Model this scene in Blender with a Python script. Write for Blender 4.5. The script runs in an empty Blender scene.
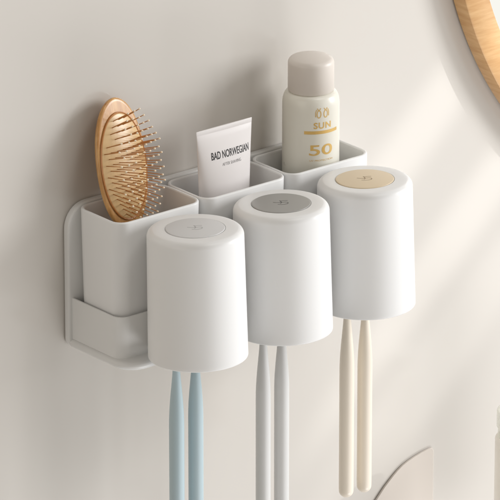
import bpy, bmesh, math, random
from mathutils import Vector, Matrix
random.seed(7)
K = 0.00072                      # one layout unit = 0.72 mm
sc = bpy.context.scene
col = sc.collection

def P(X, d, Z):                  # along the wall, out from the wall, up  -> world metres
    return Vector((X * K, -d * K, Z * K))

# ------------------------------------------------------------------ materials
def srgb(r, g, b):
    f = lambda c: (c / 255 / 12.92) if c / 255 <= .04045 else ((c / 255 + .055) / 1.055) ** 2.4
    return (f(r), f(g), f(b), 1)

def mat(name, color, rough=.4, spec=.5, bump=0.0, bscale=900, var=.0, vscale=40, metallic=0, coat=0, sss=0, trans=0, coat_rough=.1):
    m = bpy.data.materials.new(name); m.use_nodes = True
    nt = m.node_tree; b = nt.nodes['Principled BSDF']
    b.inputs['Base Color'].default_value = color
    b.inputs['Roughness'].default_value = rough
    b.inputs['Specular IOR Level'].default_value = spec
    b.inputs['Metallic'].default_value = metallic
    b.inputs['Coat Weight'].default_value = coat
    b.inputs['Coat Roughness'].default_value = coat_rough
    b.inputs['Transmission Weight'].default_value = trans
    if sss:
        b.inputs['Subsurface Weight'].default_value = sss
        b.inputs['Subsurface Radius'].default_value = (1, .9, .8)
        b.inputs['Subsurface Scale'].default_value = .0015
    tc = nt.nodes.new('ShaderNodeTexCoord')
    if var:
        n = nt.nodes.new('ShaderNodeTexNoise'); n.inputs['Scale'].default_value = vscale; n.inputs['Detail'].default_value = 4
        nt.links.new(tc.outputs['Object'], n.inputs['Vector'])
        r = nt.nodes.new('ShaderNodeMapRange')
        r.inputs[1].default_value = .3; r.inputs[2].default_value = .7
        r.inputs[3].default_value = max(0, rough - var); r.inputs[4].default_value = rough + var
        nt.links.new(n.outputs['Fac'], r.inputs[0]); nt.links.new(r.outputs[0], b.inputs['Roughness'])
    if bump:
        n = nt.nodes.new('ShaderNodeTexNoise'); n.inputs['Scale'].default_value = bscale; n.inputs['Detail'].default_value = 3
        nt.links.new(tc.outputs['Object'], n.inputs['Vector'])
        bp = nt.nodes.new('ShaderNodeBump'); bp.inputs['Strength'].default_value = bump; bp.inputs['Distance'].default_value = .0002
        nt.links.new(n.outputs['Fac'], bp.inputs['Height']); nt.links.new(bp.outputs[0], b.inputs['Normal'])
    return m

def wood(name, c1, c2, stretch, rough=.4, coat=.0, scale=60):
    m = bpy.data.materials.new(name); m.use_nodes = True
    nt = m.node_tree; b = nt.nodes['Principled BSDF']
    b.inputs['Roughness'].default_value = rough; b.inputs['Coat Weight'].default_value = coat
    b.inputs['Coat Roughness'].default_value = .2
    tc = nt.nodes.new('ShaderNodeTexCoord'); mp = nt.nodes.new('ShaderNodeMapping'); mp.inputs['Scale'].default_value = stretch
    n = nt.nodes.new('ShaderNodeTexNoise'); n.inputs['Scale'].default_value = scale; n.inputs['Detail'].default_value = 6
    n.inputs['Roughness'].default_value = .6; n.inputs['Distortion'].default_value = .15
    r = nt.nodes.new('ShaderNodeValToRGB')
    r.color_ramp.elements[0].position = .3; r.color_ramp.elements[0].color = c1
    r.color_ramp.elements[1].position = .7; r.color_ramp.elements[1].color = c2
    nt.links.new(tc.outputs['Object'], mp.inputs[0]); nt.links.new(mp.outputs[0], n.inputs['Vector'])
    nt.links.new(n.outputs['Fac'], r.inputs[0]); nt.links.new(r.outputs[0], b.inputs['Base Color'])
    bp = nt.nodes.new('ShaderNodeBump'); bp.inputs['Strength'].default_value = .15; bp.inputs['Distance'].default_value = .0003
    nt.links.new(n.outputs['Fac'], bp.inputs['Height']); nt.links.new(bp.outputs[0], b.inputs['Normal'])
    return m

M = {}
M['wall']    = mat('wall paint', (.615, .585, .545, 1), .17, .5, bump=.018, bscale=420)
M['white']   = mat('matt white plastic', (.80, .80, .795, 1), .38, .4, bump=.06, bscale=2600, var=.05, vscale=60, sss=.05)
M['holder']  = mat('holder white plastic', (.74, .74, .73, 1), .42, .4, bump=.06, bscale=2600, var=.05, vscale=60)
M['disc_l']  = mat('light grey disc', (.66, .66, .66, 1), .38, .5, bump=.05, bscale=2600)
M['disc_g']  = mat('grey disc', (.36, .355, .34, 1), .36, .5, bump=.05, bscale=2600)
M['disc_c']  = mat('cream disc', (.70, .575, .40, 1), .40, .5, bump=.05, bscale=2600)
M['mark_l']  = mat('light emblem', (.44, .44, .44, 1), .45)
M['mark_g']  = mat('grey emblem', (.13, .13, .125, 1), .45)
M['mark_c']  = mat('cream emblem', (.34, .25, .15, 1), .45)
M['blue']    = mat('blue brush plastic', (.45, .56, .60, 1), .33, .5, var=.04, sss=.04)
M['grey']    = mat('grey brush plastic', (.66, .66, .65, 1), .33, .5, var=.04, sss=.04)
M['cream']   = mat('cream brush plastic', (.84, .765, .655, 1), .33, .5, var=.04, sss=.04)
M['bristle_nylon'] = mat('nylon', (.8, .8, .8, 1), .4)
M['tube']    = mat('tube laminate', (.80, .765, .755, 1), .36, .5, bump=.08, bscale=320, var=.05)
M['ink']     = mat('black print', (.03, .03, .032, 1), .5)
M['ink2']    = mat('grey print', (.30, .29, .29, 1), .5)
M['bottle']  = mat('ivory bottle', (.79, .77, .69, 1), .30, .5, var=.03, sss=.08)
M['bcap']    = mat('beige cap', (.71, .655, .60, 1), .42, .5, var=.04)
M['gold']    = mat('gold print', (.74, .49, .16, 1), .35, .6, metallic=.35)
M['brush']   = wood('hairbrush wood', srgb(176, 120, 62), srgb(216, 170, 108), (9, 9, 1.0), .33, .25, 22)
M['cushion'] = mat('brush cushion', srgb(222, 188, 136), .38, .5, coat=.3, coat_rough=.25)
M['piping']  = mat('cushion rim', srgb(186, 122, 62), .3, .5, coat=.4)
M['pin']     = mat('gilt pin', srgb(190, 132, 76), .32, .6, metallic=.45)
M['tip']     = mat('pin tip', srgb(250, 232, 205), .28, .5)
M['frame']   = wood('mirror wood', srgb(190, 142, 88), srgb(216, 176, 126), (2, 2, 14), .42, .1, 14)
M['glass']   = mat('mirror glass', (.92, .93, .90, 1), .03, .5, metallic=1)
M['matte'] = mat('beige matte', (.64, .585, .53, 1), .45, .5, var=.03)
M['clear']   = mat('frosted bottle', (.72, .66, .56, 1), .28, .5, coat=.3)
M['clearcap']= mat('frosted cap', (.70, .70, .60, 1), .25, .5, coat=.4)

for k_, a_ in (('clear', .5), ('clearcap', .45)): M[k_].node_tree.nodes['Principled BSDF'].inputs['Alpha'].default_value = a_
# ------------------------------------------------------------------ mesh helpers
def empty(name, X, d, Z, label=None, cat=None, group=None):
    o = bpy.data.objects.new(name, None); col.objects.link(o); o.location = P(X, d, Z)
    o.empty_display_size = .01
    tag(o, label, cat, group); return o

def tag(o, label=None, cat=None, group=None, kind=None):
    if label: o['label'] = label
    if cat: o['category'] = cat
    if group: o['group'] = group
    if kind: o['kind'] = kind
    return o

def build(name, bm, m, parent=None, at=None, smooth=True, angle=40):
    """link a bmesh given in world metres as one object; origin at `at` (or the parent's origin)"""
    bmesh.ops.recalc_face_normals(bm, faces=bm.faces)
    org = at if at is not None else (parent_world(parent) if parent else Vector((0, 0, 0)))
    for v in bm.verts: v.co -= org
    me = bpy.data.meshes.new(name); bm.to_mesh(me); bm.free()
    for mm in (m if isinstance(m, (list, tuple)) else [m]): me.materials.append(mm)
    if smooth:
        me.polygons.foreach_set('use_smooth', [True] * len(me.polygons))
        try: me.set_sharp_from_angle(angle=math.radians(angle))
        except Exception: pass
    o = bpy.data.objects.new(name, me); col.objects.link(o)
    if parent:
        o.parent = parent; o.location = org - parent_world(parent)
    else: o.location = org
    return o

def parent_world(o):
    v = Vector(o.location); p = o.parent
    while p: v += p.location; p = p.parent
    return v

def copy_tree(o, parent=None):
    c = o.copy(); col.objects.link(c); c.parent = parent
    for ch in o.children: copy_tree(ch, c)
    return c

def loft(bm, rings, close_first=True, close_last=True, mi=0):
    R = [[bm.verts.new(p) for p in r] for r in rings]
    n = len(R[0])
    for a, b in zip(R, R[1:]):
        for i in range(n):
            f = bm.faces.new((a[i], a[(i + 1) % n], b[(i + 1) % n], b[i])); f.material_index = mi
    if close_first: bm.faces.new(R[0]).material_index = mi
    if close_last: bm.faces.new(R[-1]).material_index = mi
    return R

def lathe(bm, prof, c=(0, 0), n=96, mi=0, f=None):
    """prof: (r, Z) list; r may be 0 at the ends"""
    rings = []
    for r, Z in prof:
        rings.append([P(c[0] + max(r, 1e-3) * math.cos(2 * math.pi * i / n), c[1] + max(r, 1e-3) * math.sin(2 * math.pi * i / n), Z) for i in range(n)])
    loft(bm, rings, True, True, mi)

def arc(cx, cz, r, a0, a1, n):
    return [(cx + r * math.cos(math.radians(a0 + (a1 - a0) * i / n)), cz + r * math.sin(math.radians(a0 + (a1 - a0) * i / n))) for i in range(n + 1)]

def rrect(x0, x1, y0, y1, rad, n=8):
    """rounded rectangle outline; rad = number or 4 radii (x1y1, x0y1, x0y0, x1y0)"""
    if not isinstance(rad, (list, tuple)): rad = [rad] * 4
    pts = []
    for (cx, cy, sx, sy, a), r in zip(((x1, y1, -1, -1, 0), (x0, y1, 1, -1, 90), (x0, y0, 1, 1, 180), (x1, y0, -1, 1, 270)), rad):
        pts += arc(cx + sx * r, cy + sy * r, r, a, a + 90, n)
    return pts

def slab(bm, pts_fn, lo, hi, bev, to3, n=3):
    """solid between two levels with rounded edges; pts_fn(inset) -> outline, to3(u, v, level)"""
    rings = []
    for i in range(n + 1):
        a = math.pi / 2 * i / n
        rings.append([to3(u, v, lo + bev * (1 - math.sin(a))) for u, v in pts_fn(bev * (1 - math.cos(a)))][:])
    rings = rings[::-1] if False else rings
    lower = []
    for i in range(n + 1):
        a = math.pi / 2 * i / n      # a=0: face level, inset bev ; a=90: side
        lower.append([to3(u, v, lo + bev * (1 - math.cos(a))) for u, v in pts_fn(bev * (1 - math.sin(a)))])
    upper = []
    for i in range(n + 1):
        a = math.pi / 2 * i / n
        upper.append([to3(u, v, hi - bev * (1 - math.sin(a))) for u, v in pts_fn(bev * (1 - math.cos(a)))])
    loft(bm, lower + upper)

def text_mesh(txt, size=1.0, bold=0.0, sx=1.0, spacing=1.0):
    """flat text as (verts, faces) normalised: x from 0..w, y baseline 0"""
    cu = bpy.data.curves.new('t', 'FONT'); cu.body = txt; cu.size = size; cu.offset = bold; cu.space_character = spacing
    cu.resolution_u = 6
    o = bpy.data.objects.new('t', cu); col.objects.link(o)
    dg = bpy.context.evaluated_depsgraph_get(); dg.update()
    me = bpy.data.meshes.new_from_object(o.evaluated_get(dg))
    bm = bmesh.new(); bm.from_mesh(me)
    bpy.data.objects.remove(o); bpy.data.curves.remove(cu); bpy.data.meshes.remove(me)
    bmesh.ops.subdivide_edges(bm, edges=[e for e in bm.edges if e.calc_length() > .12], cuts=2)
    xs = [v.co.x for v in bm.verts]; x0, x1 = min(xs), max(xs)
    return bm, x0, x1

def text_on(txt, u0, u1, v0, h, fn, bold=0.0, spacing=1.0, cap=.69):
    """text stretched over u0..u1 with cap height h, baseline v0; fn(u, v) -> world point"""
    bm, x0, x1 = text_mesh(txt, 1.0, bold, spacing=spacing)
    for v in bm.verts:
        v.co = fn(u0 + (v.co.x - x0) / (x1 - x0) * (u1 - u0), v0 + v.co.y / cap * h)
    return bm

# ------------------------------------------------------------------ camera
f = 5850.; ph = math.radians(20.96); th = math.radians(39.5)
Fw = Vector((math.sin(th) * math.cos(ph), math.cos(th) * math.cos(ph), -math.sin(ph)))
Rt = Vector((math.cos(th), -math.sin(th), 0)); Up = Rt.cross(Fw)
cam_pos = Vector((0, -133, 0)) - f * (Fw + Rt * (31.1 / f) + Up * (46.7 / f))
cd = bpy.data.cameras.new('camera'); cam = bpy.data.objects.new('camera', cd); col.objects.link(cam)
cam.matrix_world = Matrix.Translation(cam_pos * K) @ Matrix((Rt, Up, -Fw)).transposed().to_4x4()
cd.sensor_width = 36; cd.lens = 36 * f / 500; cd.clip_start = .1; cd.clip_end = 50
sc.camera = cam

# ------------------------------------------------------------------ wall
bm = bmesh.new()
slab(bm, lambda i: [(-3200 + i, -2600 + i), (2600 - i, -2600 + i), (2600 - i, 2600 - i), (-3200 + i, 2600 - i)], -40, 0, 1, lambda u, v, l: P(u, l, v), 1)
wall = build('wall', bm, M['wall'], smooth=False); tag(wall, 'smooth warm off white painted bathroom wall behind the holder', 'wall', kind='structure')

# ------------------------------------------------------------------ holder
S = 110.9
PB = 9.0                              # front face of the back plate
hold = empty('toothbrush_holder', 0, 0, -152, 'white wall mounted toothbrush holder with rounded back plate and low front rail', 'holder')
bm = bmesh.new()
slab(bm, lambda i: rrect(-173.5 + i, 173.5 - i, -150.4 + i, 2 - i, [26 - i, 26 - i, 9 - i, 9 - i], 10), .6, PB, 2.2, lambda u, v, l: P(u, l, v), 4)
build('back_plate', bm, M['holder'], hold)
# shelf: its plan is a rounded rectangle, wider than the rail
bm = bmesh.new()
slab(bm, lambda i: rrect(-172.9 + i, 172.9 - i, 1.2 + i, 104 - i, [24 - i, 24 - i, 10 - i, 10 - i], 10), -149.8, -141.2, 4.2, lambda u, v, l: P(u, v, l), 4)
build('shelf', bm, M['holder'], hold)
# rail: U-shaped wall standing on the shelf, closed as a thin ring against the plate
def ring_wall(bm, out, inn, z0, z1, bev=1.2):
    rings = [[P(u, v, z0) for u, v in out], [P(u, v, z1 - bev) for u, v in out]]
    k = 4
    for i in range(k + 1):
        a = math.pi * i / k
        t = (1 - math.cos(a)) / 2
        rings.append([P(o[0] + (q[0] - o[0]) * t, o[1] + (q[1] - o[1]) * t, z1 - bev + bev * math.sin(a)) for o, q in zip(out, inn)])
    rings.append([P(u, v, z0) for u, v in inn])
    loft(bm, rings + [rings[0]], False, False)
bm = bmesh.new()
ring_wall(bm, rrect(-169.4, 169.4, PB - 4, 86, [14, 14, 1, 1], 10), rrect(-166.8, 166.8, PB - 2, 83.2, [12.3, 12.3, 1, 1], 10), -141.2, -97)
bmesh.ops.remove_doubles(bm, verts=bm.verts, dist=1e-7)
build('rail', bm, M['holder'], hold)

# ------------------------------------------------------------------ tumblers (storage cups)
def tumbler(X):
    t = empty('storage_cup', X, 47, -140)
    bm = bmesh.new()
    x0, x1, y0, y1, r = -55.0, 55.0, 10.5, 81.0, 15.0
    def o(ins, Z):
        tp = 2.2 * (1 - Z) / 142          # draft towards the base
        i = ins + tp
        return [P(X + u, v, Z) for u, v in rrect(x0 + i, x1 - i, y0 + i, y1 - i, max(r - ins - tp * .3, 2), 10)]
    rings = []
    for k in range(5):
        a = math.pi / 2 * k / 4; rings.append(o(5 * (1 - math.sin(a)), -142 + 5 * (1 - math.cos(a))))
    for Z in (-100, -60, -20): rings.append(o(0, Z))
    w = 3.6
    for k in range(7):
        a = math.pi * k / 6; rings.append(o(w / 2 * (1 - math.cos(a)), 1 - 1.8 + 1.8 * math.sin(a)))
    for Z in (-60, -130): rings.append(o(w, Z))
    for k in range(1, 4):
        a = math.pi / 2 * k / 3; rings.append(o(w + 4 * (1 - math.cos(a)), -130 - 4 * math.sin(a)))
    loft(bm, rings)
    build('cup_body', bm, M['white'], t)
    return t
t0 = tumbler(-S)
T = [t0, copy_tree(t0), copy_tree(t0)]
for i, (o, lab) in enumerate(zip(T, ('white rounded square storage cup holding the wooden hairbrush',
                                    'white rounded square storage cup holding the pale cosmetic tube',
                                    'white rounded square storage cup holding the ivory sunscreen bottle'))):
    o.location = P((i - 1) * S, 47, -140); tag(o, lab, 'cup', 'square storage cups standing in the holder')

# ------------------------------------------------------------------ upside-down rinse cups
def rinse_cup():
    c = empty('rinse_cup', 0, 0, 0)     # origin: centre of the disc on top
    bm = bmesh.new()
    n = 10
    prof = [(1, -.9), (29.6, -.9), (30.1, -.6), (30.5, 0.0)]
    prof += [(36, 0)] + arc(41.2, -7.2, 7.2, 84, 3, n)
    prof += [(48.4 + (50.0 - 48.4) * k / 6, -8 - 121 * k / 6) for k in range(1, 7)]
    prof += arc(48.7, -132.9, 1.35, 0, -180, 6)
    prof += [(47.1, -120), (45.2, -14), (40, -6), (1, -5)]
    lathe(bm, prof, n=128)
    build('cup_body', bm, M['white'], c)
    bm = bmesh.new()
    lathe(bm, [(1, -1.0), (29.2, -1.0), (29.6, -.1), (29.2, .45), (28.4, .6), (1, .6)], n=96)
    d = build('top_disc', bm, M['disc_l'], c)
    # small swirl emblem engraved on the disc: an open ring with a hooked stroke through it
    bm = bmesh.new()
    def stroke(pts, w, z=.66, h=.18):
        m = len(pts); L = []; Rr = []
        for i, p in enumerate(pts):
            a = pts[max(i - 1, 0)]; b = pts[min(i + 1, m - 1)]
            tx, ty = b[0] - a[0], b[1] - a[1]; l = math.hypot(tx, ty) or 1
            nx, ny = -ty / l * w / 2, tx / l * w / 2
            L.append((p[0] + nx, p[1] + ny)); Rr.append((p[0] - nx, p[1] - ny))
        rot = -th
        def q(u, v, z): # +v away from the camera
            x = u * math.cos(rot) - v * math.sin(rot); y = u * math.sin(rot) + v * math.cos(rot)
            return Vector((x * K, y * K, z * K))
        for i in range(m - 1):
            vs = [bm.verts.new(q(*pp, z)) for pp in (L[i], L[i + 1], Rr[i + 1], Rr[i])]
            bm.faces.new(vs)
    stroke([(-1.5, 6.8), (-.6, 4.6), (0.2, 2.0), (.2, -.6), (-.8, -2.4)], 1.05)
    stroke([(-1.0, 5.0), (2.6, 6.4), (6.6, 6.6)], 1.0)
    stroke([(-8, 1.6), (-5, .6), (-2, .4), (1.2, 1.2), (4.2, 2.0), (6.4, 1.2), (7.2, -1.0), (6.2, -3.4), (3.4, -5.0), (0, -5.4), (-3.4, -4.6)], 1.1)
    bmesh.ops.remove_doubles(bm, verts=bm.verts, dist=1e-8)
    e = bmesh.ops.extrude_face_region(bm, geom=bm.faces[:])
    for v in [g for g in e['geom'] if isinstance(g, bmesh.types.BMVert)]: v.co.z -= .12 * K
    build('emblem', bm, M['mark_l'], d, smooth=False)
    return c
c0 = rinse_cup()
CU = [c0, copy_tree(c0), copy_tree(c0)]
for i, (o, dm, mm, lab) in enumerate(zip(CU, ('disc_l', 'disc_g', 'disc_c'), ('mark_l', 'mark_g', 'mark_c'),
        ('white upside down rinse cup with a pale grey disc, over the blue toothbrushes',
         'white upside down rinse cup with a mid grey disc, over the grey toothbrushes',
         'white upside down rinse cup with a cream gold disc, over the cream toothbrushes'))):
    o.location = P((i - 1) * S * .9965 - .4 * (i == 2), 133, 0)
    o.rotation_euler = (math.radians(-1.7), 0, 0)
    tag(o, lab, 'cup', 'upside down rinse cups in front of the holder')
    if i:
        for ch in o.children:
            if ch.name.startswith('top_disc'):
                ch.data = ch.data.copy(); ch.data.materials[0] = M[dm]
                for g in ch.children:
                    g.data = g.data.copy(); g.data.materials[0] = M[mm]

# ------------------------------------------------------------------ toothbrushes
def toothbrush(name, m, L, rad=7.7):
    bm = bmesh.new()
    prof = [(.01, 0), ] + arc(0, rad * .9, rad * .985, -85, 0, 8)
    prof = [(max(r, .02), z + .5) for r, z in prof]
    top = L
    zs = [(rad * 1.0, 12), (rad, 40), (rad, L - 116), (rad * .99, L - 108), (rad * .94, L - 98), (rad * .83, L - 86), (rad * .69, L - 74), (rad * .55, L - 62), (3.7, L - 54), (3.3, L - 46), (3.0, L - 24)]
    prof += zs
    lathe(bm, prof, n=40)
    # head and bristles (inside the cup)
    slab(bm, lambda i: rrect(-5 + i, 5 - i, L - 26 + i, L + 6 - i, 4.5 - i, 6), -2, 2.2, .8, lambda u, v, l: P(u, l, v), 2)
    for a in (-2.6, 0, 2.6):
        for b in range(6):
            slab(bm, lambda i: rrect(a - 1 + i, a + 1 - i, L - 20 + b * 4 + i, L - 18 + b * 4 - i, .5, 2), 2, 11, .2, lambda u, v, l: P(u, l, v), 1)
    return build(name, bm, m, at=Vector((0, 0, 0)))

# protos: handle colours share one mesh shape; every brush is its own object
spots = [(-124.1, -404, 'blue', 'pale blue toothbrush hanging under the first cup, the one nearer the left'),
         (-99.4, -401, 'blue', 'pale blue toothbrush hanging under the first cup, the one nearer the grey pair'),
         (-11.4, -404, 'grey', 'light grey toothbrush of the middle pair, the one nearer the blue brushes'),
         (12.9, -401, 'grey', 'light grey toothbrush of the middle pair, the one nearer the cream brushes'),
         (99.9, -351.5, 'cream', 'cream toothbrush of the right pair, the lower one nearer the grey brushes'),
         (124.2, -352.5, 'cream', 'cream toothbrush of the right pair, the one nearer the curved beige patch')]
cache = {}
for X, zb, c, lab in spots:
    key = (c, round(zb / 20))
    if key in cache:
        o = cache[key].copy(); col.objects.link(o)
    else:
        o = toothbrush('toothbrush', M[c], -97 - zb); cache[key] = o
    o.location = P(X, 119, zb)
    tag(o, lab, 'toothbrush', 'toothbrushes hanging under the rinse cups')

# ------------------------------------------------------------------ wooden hairbrush leaning in the first cup
al, be = math.radians(12), math.radians(11)
def rotz_dir(v): return v
Lx = Vector((0, math.sin(al), math.cos(al)))
n0 = Vector((0, -math.cos(al), math.sin(al)))
Nn = n0 * math.cos(be) + Vector((1, 0, 0)) * math.sin(be)
Wd = Vector((1, 0, 0)) * math.cos(be) - n0 * math.sin(be)
B0 = P(-117.5, 36, 0)
def Q(w, s, n): return B0 + (Wd * w + Lx * s + Nn * n) * K
hb = empty('hairbrush', -117.5, 36, 0, 'oval wooden hairbrush with gilt pins leaning on the wall in the first storage cup', 'hairbrush')
SC, HL, HW = 40.0, 68.0, 36.0
def halfw(s):
    t = (s - SC) / HL
    head = HW * math.sqrt(max(0, 1 - min(1, abs(t)) ** 2.15)) if abs(t) < 1 else 0
    if s < SC:
        neck = 9.5 + 3 * max(0, min(1, (-s - 70) / 45))
        k = 6.0
        head = math.log(math.exp(head / k) + math.exp(neck / k)) * k - k * math.log(2) * math.exp(-((head - neck) / 12) ** 2) * .3 if s > -34 else neck + (head > 0) * 0
    return head
def outline():
    """closed outline (w, s) going round the brush"""
    ss = []
    for i in range(40): ss.append(SC + HL * math.cos(math.pi * .5 * i / 39 * 1.0) ** 1 if i < 39 else SC)
    ss += [SC - 2 - (i * 2.6) for i in range(47)]
    ss = [s for s in ss if s > -84]
    right = []
    for s in ss: right.append((halfw(s), s))
    # soften widths below the head
    for _ in range(6):
        w = [p[0] for p in right]
        for j in range(42, len(right) - 1): right[j] = ((w[j - 1] + 2 * w[j] + w[j + 1]) / 4, right[j][1])
    end = right[-1]
    cap = [(end[0] * math.cos(math.radians(a)), end[1] - end[0] * math.sin(math.radians(a))) for a in (20, 45, 70)]
    right = right + cap
    right[0] = (1.0, right[0][1])
    left = [(-w, s) for w, s in reversed(right)]
    return right + [(0, end[1] - end[0])] + left
OL = outline()
def scaled(ol, ins):
    # inset towards the long axis
    res = []
    m = len(ol)
    for i, p in enumerate(ol):
        a = ol[i - 1]; b = ol[(i + 1) % m]
        tx, ty = b[0] - a[0], b[1] - a[1]; l = math.hypot(tx, ty) or 1
        q = (p[0] + ty / l * ins, p[1] - tx / l * ins)      # outline runs clockwise (right side down)
        if q[0] * p[0] < 0: q = (0, q[1])
        res.append(q)
    return res
bm = bmesh.new()
rings = []
# back dome -> sides -> front face
def ins_ring(k, n):
    return [Q(w_ * (1 - k), SC + (s_ - SC) * (1 - k * .55), n) for w_, s_ in OL]
for k, n in ((.9, -11.6), (.7, -11.3), (.5, -10.7), (.33, -9.6), (.2, -8.2), (.1, -6.6), (.04, -5.0), (.01, -3.6), (0, -2.2), (.01, -1.1), (.035, -.35), (.07, 0), (.11, .05)):
    rings.append(ins_ring(k, n))
loft(bm, rings)
bw = build('wooden_body', bm, M['brush'], hb, angle=60)
# cushion: domed oval pad, with a rim cord round it
CS, CL, CW = 38.5, 54.0, 32.6
bm = bmesh.new(); rings = []
def dome(r): return 1.0 + 6.0 * (1 - r ** 2.4)
for r in (1.0, .97, .92, .85, .75, .63, .5, .35, .2, .06):
    rings.append([Q(CW * r * math.cos(2 * math.pi * i / 72), CS + CL * r * math.sin(2 * math.pi * i / 72), dome(r)) for i in range(72)])
loft(bm, [[Q(CW * math.cos(2 * math.pi * i / 72), CS + CL * math.sin(2 * math.pi * i / 72), -.4) for i in range(72)]] + rings)
cush = build('cushion', bm, M['cushion'], hb, angle=80)
bm = bmesh.new(); n = 90; mt = 8; vs = []
for i in range(n):
    a = 2 * math.pi * i / n; row = []
    for j in range(mt):
        b_ = 2 * math.pi * j / mt
        row.append(bm.verts.new(Q((CW + .3 + .8 * math.cos(b_)) * math.cos(a), CS + (CL + .3 + .8 * math.cos(b_)) * math.sin(a), .9 + .8 * math.sin(b_))))
    vs.append(row)
for i in range(n):
    for j in range(mt): bm.faces.new((vs[i][j], vs[(i + 1) % n][j], vs[(i + 1) % n][(j + 1) % mt], vs[i][(j + 1) % mt]))
build('cushion_rim', bm, M['piping'], cush)
# pins: each a thin gilt rod with a pale ball tip
def pin_mesh():
    bm = bmesh.new(); seg = 8
    def ring(r, z): return [Vector((r * math.cos(2 * math.pi * i / seg) * K, r * math.sin(2 * math.pi * i / seg) * K, z * K)) for i in range(seg)]
    loft(bm, [ring(.50, -1), ring(.48, 10), ring(.42, 23.4)], mi=0)
    loft(bm, [ring(1.12 * math.sin(math.pi * max(k, .12) / 6), 24.0 - 1.12 * math.cos(math.pi * k / 6)) for k in [0.12, 1, 2, 3, 4, 5, 5.88]], mi=1)
    me = bpy.data.meshes.new('pin'); bmesh.ops.recalc_face_normals(bm, faces=bm.faces); bm.to_mesh(me); bm.free()
    me.materials.append(M['pin']); me.materials.append(M['tip'])
    me.polygons.foreach_set('use_smooth', [True] * len(me.polygons)); return me
pm = pin_mesh()
pins = []
nrow = 17
for r in range(nrow):
    s = -1 + 2 * (r + .5) / nrow
    half = math.sqrt(1 - (s * .98) ** 2)
    cols = 8 if r % 2 else 7
    for c in range(cols):
        u = (c - (cols - 1) / 2) / 3.75
        if abs(u) > half * 1.02 + .02: continue
        pins.append((u * .90, s * .93))
pins = pins[::1][:100] if len(pins) <= 100 else random.sample(pins, 100)
for u, s in pins:
    rr = min(1, math.hypot(u, s))
    base = Q(CW * u, CS + CL * s, dome(rr) - .6)
    d = (Nn + Wd * (.16 * u + random.uniform(-.03, .03)) + Lx * (.46 * s + random.uniform(-.03, .03))).normalized()
    o = bpy.data.objects.new('pin', pm); col.objects.link(o); o.parent = hb
    o.rotation_euler = d.to_track_quat('Z', 'Y').to_euler(); o.location = base - B0

# ------------------------------------------------------------------ cosmetic tube in the second cup
TX, TD, TZ0, TZ1 = -.8, 44.0, -128.0, 59.0
def tw(z):
    t = (z - TZ0) / (TZ1 - TZ0)
    a = 25.5 + (36.2 - 25.5) * t ** 1.1
    b = 24.0 * max(0, 1 - min(1, t / .975)) ** .78 + 1.15
    return a, min(a, b)
tube = empty('cosmetic_tube', TX, TD, TZ0 - 6, 'pale pink white squeeze tube lettered BAD NORWEGIAN standing in the middle storage cup', 'tube')
bm = bmesh.new(); rings = []
N = 72
def tring(z, ins=0):
    a, b = tw(z); a -= ins; b = max(b - ins, .15)
    e = 1.0
    return [P(TX + a * math.cos(2 * math.pi * i / N), TD + b * math.sin(2 * math.pi * i / N), z) for i in range(N)]
rings.append(tring(TZ0, 2.0)); rings.append(tring(TZ0 + .6, .5))
z = TZ0 + 2
while z < TZ1 - 6: rings.append(tring(z)); z += 6
rings += [tring(TZ1 - 5.2), tring(TZ1 - 4.8, .25), tring(TZ1 - 4.4, 0), tring(TZ1 - .5, 0), tring(TZ1, .4)]
loft(bm, rings)
tb = build('tube_body', bm, M['tube'], tube, angle=60)
bm = bmesh.new(); lathe(bm, [(20, TZ0 - 6), (21, TZ0 - 5.2), (21, TZ0 + .2), (1, TZ0 + .2)], c=(TX, TD), n=48); build('cap', bm, M['white'], tube)
def on_tube(u, v):
    a, b = tw(v)
    return P(TX + u, TD + b * math.sqrt(max(0, 1 - (u / a) ** 2)) + .14, v)
build('brand_lettering', text_on('BAD NORWEGIAN', -20.5, 29, 26.9, 7.5, on_tube, bold=.016), M['ink'], tb, smooth=False)
build('small_lettering', text_on('AFTER SHAVING', -8, 16.5, 18.8, 3.1, on_tube, bold=.0), M['ink2'], tb, smooth=False)

# ------------------------------------------------------------------ sunscreen bottle in the third cup
BX, BD = 112.6, 45.0
bot = empty('sunscreen_bottle', BX, BD, -137, 'ivory sunscreen bottle with beige cap and gold lettering in the right storage cup', 'bottle')
R0 = 29.3
def brad(z):
    if z < 55: return R0
    t = min(1, (z - 55) / 16.5)
    return 23.2 + (R0 - 23.2) * math.sqrt(max(0, 1 - t ** 2.6)) 
bm = bmesh.new()
prof = [(1, -136), (26, -136)] + arc(26, -132.2, 3.8, -80, 0, 5) + [(R0, -60), (R0, 0), (R0, 40)]
prof += [(brad(55 + k * 16.3 / 14), 55 + k * 16.3 / 14) for k in range(15)] + [(22.4, 71.6), (22.2, 73), (1, 73)]
lathe(bm, prof, c=(BX, BD), n=128)
bb = build('bottle_body', bm, M['bottle'], bot, angle=50)
bm = bmesh.new()
prof = [(1, 72.2), (23.0, 72.2), (23.7, 72.9), (23.6, 99.5)] + arc(17.8, 101, 5.8, 4, 70, 10) + [(16, 107.4), (11, 108.3), (6, 108.7), (1, 108.8)]
lathe(bm, prof, c=(BX, BD), n=112)
build('cap', bm, M['bcap'], bot, angle=50)
rz_ = Vector((math.cos(th), -math.sin(th), 0)); cz_ = Vector((-math.sin(th), -math.cos(th), 0))
def on_bottle(a, z):     # a: arc length in units from the camera facing line
    r = brad(z) + .13; an = a / R0
    return Vector((BX * K, -BD * K, z * K)) + (cz_ * math.cos(an) + rz_ * math.sin(an)) * r * K
A = lambda deg: math.radians(deg) * R0
bm = text_on('SUN', A(5), A(43), 39.3, 6.3, on_bottle, bold=.022, spacing=1.1)
build('sun_lettering', bm, M['gold'], bb, smooth=False)
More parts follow.
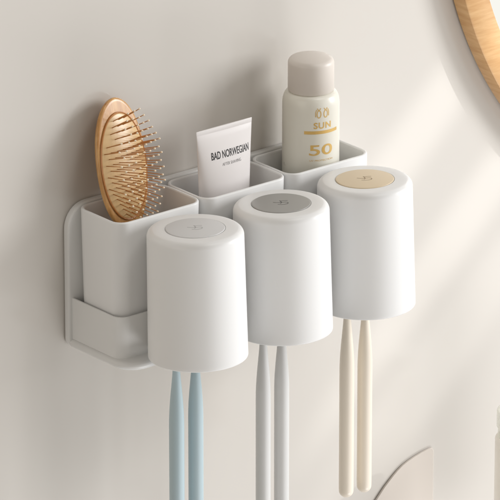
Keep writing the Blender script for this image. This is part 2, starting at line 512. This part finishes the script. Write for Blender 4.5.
build('number_lettering', text_on('50', A(-4), A(47), 10.6, 10.9, on_bottle, bold=.012), M['gold'], bb, smooth=False)
def strip(bm, a0, a1, z0, z1, n=24):
    rows = [(bm.verts.new(on_bottle(a0 + (a1 - a0) * i / n, z0)), bm.verts.new(on_bottle(a0 + (a1 - a0) * i / n, z1))) for i in range(n + 1)]
    for p, q in zip(rows, rows[1:]): bm.faces.new((p[0], q[0], q[1], p[1]))
bm = bmesh.new(); strip(bm, A(-14), A(62), 33.3, 36.7); build('gold_bar', bm, M['gold'], bb, smooth=False)
build('fine_print', text_on('UV PROTECTION', A(-3), A(48), 4.0, 1.7, on_bottle), M['gold'], bb, smooth=False)
# emblem: two tall open ovals crowned by short leaves
bm = bmesh.new()
def ribbon(pts, w):
    m = len(pts); pr = []
    for i, p in enumerate(pts):
        a = pts[max(i - 1, 0)]; b = pts[min(i + 1, m - 1)]
        tx, ty = b[0] - a[0], b[1] - a[1]; l = math.hypot(tx, ty) or 1
        nx, ny = -ty / l * w / 2, tx / l * w / 2
        pr.append((bm.verts.new(on_bottle(p[0] + nx, p[1] + ny)), bm.verts.new(on_bottle(p[0] - nx, p[1] - ny))))
    for p, q in zip(pr, pr[1:]): bm.faces.new((p[0], q[0], q[1], p[1]))
for ca in (A(16), A(30.5)):
    ribbon([(ca + 2.1 * math.sin(t * math.pi / 12), 54.6 - 3.9 * math.cos(t * math.pi / 12)) for t in range(25)], .95)
    for sg in (-1, 1): ribbon([(ca + sg * .4, 58.4), (ca + sg * 1.2, 60.0), (ca + sg * 1.9, 60.9)], .8)
ribbon([(A(9), 51.8), (A(9), 56.6), (A(11), 59.6)], .8); ribbon([(A(37.5), 51.8), (A(37.5), 56.6), (A(35.5), 59.6)], .8)
build('emblem', bm, M['gold'], bb, smooth=False)

# ------------------------------------------------------------------ round mirror on the wall
MX, MZ, MR, MT = 777.4, 251.2, 458.8, 24.0
mir = empty('wall_mirror', MX, 0, MZ, 'round wall mirror with a pale oak frame at the upper right corner', 'mirror')
def ringmesh(r_out, r_in, prof, n=360):
    bm = bmesh.new(); rings = []
    for (r, d) in prof: rings.append([P(MX + r * math.cos(2 * math.pi * i / n), d, MZ + r * math.sin(2 * math.pi * i / n)) for i in range(n)])
    loft(bm, rings + [rings[0]], False, False); bmesh.ops.remove_doubles(bm, verts=bm.verts, dist=1e-7); return bm
bm = ringmesh(0, 0, [(MR - 29, 2), (MR - 2, 2), (MR, 4), (MR, MT - 2.2), (MR - .7, MT - .7), (MR - 2.2, MT), (MR - 29.5, MT), (MR - 30.6, MT - .5), (MR - 31, MT - 1.5), (MR - 31, 16), (MR - 29, 16)])
build('mirror_frame', bm, M['frame'], mir, angle=35)
bm = bmesh.new(); n = 240
loft(bm, [[P(MX + (MR - 28) * math.cos(2 * math.pi * i / n), d, MZ + (MR - 28) * math.sin(2 * math.pi * i / n)) for i in range(n)] for d in (12, 17)])
build('mirror_glass', bm, M['glass'], mir, smooth=False)

# ------------------------------------------------------------------ thin beige curved patch just off the wall, at the bottom edge
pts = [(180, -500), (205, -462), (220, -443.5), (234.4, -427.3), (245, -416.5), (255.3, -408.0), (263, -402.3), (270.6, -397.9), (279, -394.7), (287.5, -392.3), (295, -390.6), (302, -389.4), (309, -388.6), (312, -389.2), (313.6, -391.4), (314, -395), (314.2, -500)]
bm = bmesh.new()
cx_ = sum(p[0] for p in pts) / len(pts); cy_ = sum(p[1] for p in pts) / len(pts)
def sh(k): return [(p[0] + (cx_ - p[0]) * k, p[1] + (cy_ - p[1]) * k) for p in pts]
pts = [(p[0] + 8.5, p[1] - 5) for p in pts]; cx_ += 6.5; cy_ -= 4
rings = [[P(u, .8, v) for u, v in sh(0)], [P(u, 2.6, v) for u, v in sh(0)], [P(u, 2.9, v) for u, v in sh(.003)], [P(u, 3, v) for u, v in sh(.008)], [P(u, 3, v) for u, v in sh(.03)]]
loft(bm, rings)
patch_ob = build('curved_patch', bm, M['matte'], at=P(276, 1, -500), angle=50)
tag(patch_ob, 'pale beige curved patch with straight right edge, cut by the bottom of the photo', 'patch')

# ------------------------------------------------------------------ bottle cut by the right edge
GX, GD = 355.5, 110.0
gl = empty('frosted_bottle', GX, GD, -527, 'frosted beige bottle with a pale cap, cut off by the right edge of the photo', 'bottle')
bm = bmesh.new(); lathe(bm, [(1, -527), (29, -527), (31, -524), (31, -360)] + arc(27, -358, 4, 0, 80, 6) + [(1, -353.5)], c=(GX, GD), n=80)
build('bottle_body', bm, M['clear'], gl)
bm = bmesh.new(); lathe(bm, [(1, -354), (28, -354), (28, -343), (29.5, -342), (29.5, -327)] + arc(27.5, -326, 2, 0, 85, 4) + [(1, -324)], c=(GX, GD), n=80)
build('cap', bm, M['clearcap'], gl)

# ------------------------------------------------------------------ light
w = bpy.data.worlds.new('World'); sc.world = w; w.use_nodes = True
nt = w.node_tree; bg = nt.nodes['Background']
# dim room; added bright side, low on the right, lightens the mirror glass
tc = nt.nodes.new('ShaderNodeTexCoord'); dp = nt.nodes.new('ShaderNodeVectorMath'); dp.operation = 'DOT_PRODUCT'
dp.inputs[1].default_value = Vector((.62, -.70, -.34)).normalized()
nt.links.new(tc.outputs['Generated'], dp.inputs[0])
rp = nt.nodes.new('ShaderNodeValToRGB'); e = rp.color_ramp.elements
e[0].position = .0; e[0].color = (.23, .21, .185, 1)
e[1].position = 1.0; e[1].color = (1, .98, .94, 1)
k_ = e.new(.55); k_.color = (.29, .27, .245, 1); k_ = e.new(.9); k_.color = (.85, .83, .80, 1)
nt.links.new(dp.outputs['Value'], rp.inputs[0]); nt.links.new(rp.outputs[0], bg.inputs['Color'])
bg.inputs['Strength'].default_value = 1.0

def look(o, pos, tgt):
    o.location = pos; o.rotation_euler = (Vector(tgt) - Vector(pos)).to_track_quat('-Z', 'Y').to_euler()
def area(name, pos, tgt, size, power, color=(1, 1, 1), sy=None, spread=180):
    l = bpy.data.lights.new(name, 'AREA'); l.shape = 'RECTANGLE'; l.size = size; l.size_y = sy or size
    l.energy = power; l.color = color; l.spread = math.radians(spread)
    o = bpy.data.objects.new(name, l); col.objects.link(o); look(o, pos, tgt); return o
def spot(name, pos, tgt, power, cone, blend, radius, color=(1, .97, .93)):
    l = bpy.data.lights.new(name, 'SPOT'); l.energy = power; l.spot_size = math.radians(cone); l.spot_blend = blend
    l.shadow_soft_size = radius; l.color = color
    o = bpy.data.objects.new(name, l); col.objects.link(o); look(o, pos, tgt); return o
area('window_light', (1.25, -.80, .36), (.06, -.03, -.10), .45, 16.3, (.975, .985, 1), .7)
area('low_fill_light', (.35, -1.1, -1.3), (-.05, 0, -.28), .95, 11.5, (.99, .985, 1), .5)  # unseen lamp added low in front to brighten the lower wall
area('top_softbox', (.25, -.75, 1.35), (0, -.05, 0), .5, 4.2, (1, .98, .95))  # unseen softbox overhead, added to lift the cup tops
area('room_fill', (-1.4, -.35, .25), (0, -.05, -.05), .9, 3.9, (1, .935, .85))
# sunlight slipping past the mirror: its direction is the one of the mirror's own shadow
sd = Vector((.70, -.52, .49)).normalized()
def beam(X, Z, half_w, half_l, power, dist=3.0, rad=.012):
    t = P(X, 0, Z)
    ang = 2 * math.atan(half_w * K / dist)
    l = bpy.data.lights.new('sun_beam', 'SPOT'); l.energy = power; l.spot_size = ang; l.spot_blend = .8
    l.shadow_soft_size = rad; l.color = (1, .99, .975)
    o = bpy.data.objects.new('sun_beam', l); col.objects.link(o)
    u = Vector((.72, 0, .69)); u = (u - sd * u.dot(sd)).normalized(); v = sd.cross(u)
    sx = half_l / half_w
    o.matrix_world = Matrix.Translation(t + sd * dist) @ Matrix((u * sx, v, sd)).transposed().to_4x4()
beam(305, -24, 38, 130, 175)
beam(345, -165, 38, 160, 175)
beam(305, -315, 52, 170, 110)

vs_ = sc.view_settings; vs_.view_transform = 'Standard'; vs_.look = 'None'; vs_.exposure = .03; vs_.gamma = 1
try: sc.display_settings.display_device = 'sRGB'
except Exception: pass
sc.cycles.use_denoising = True
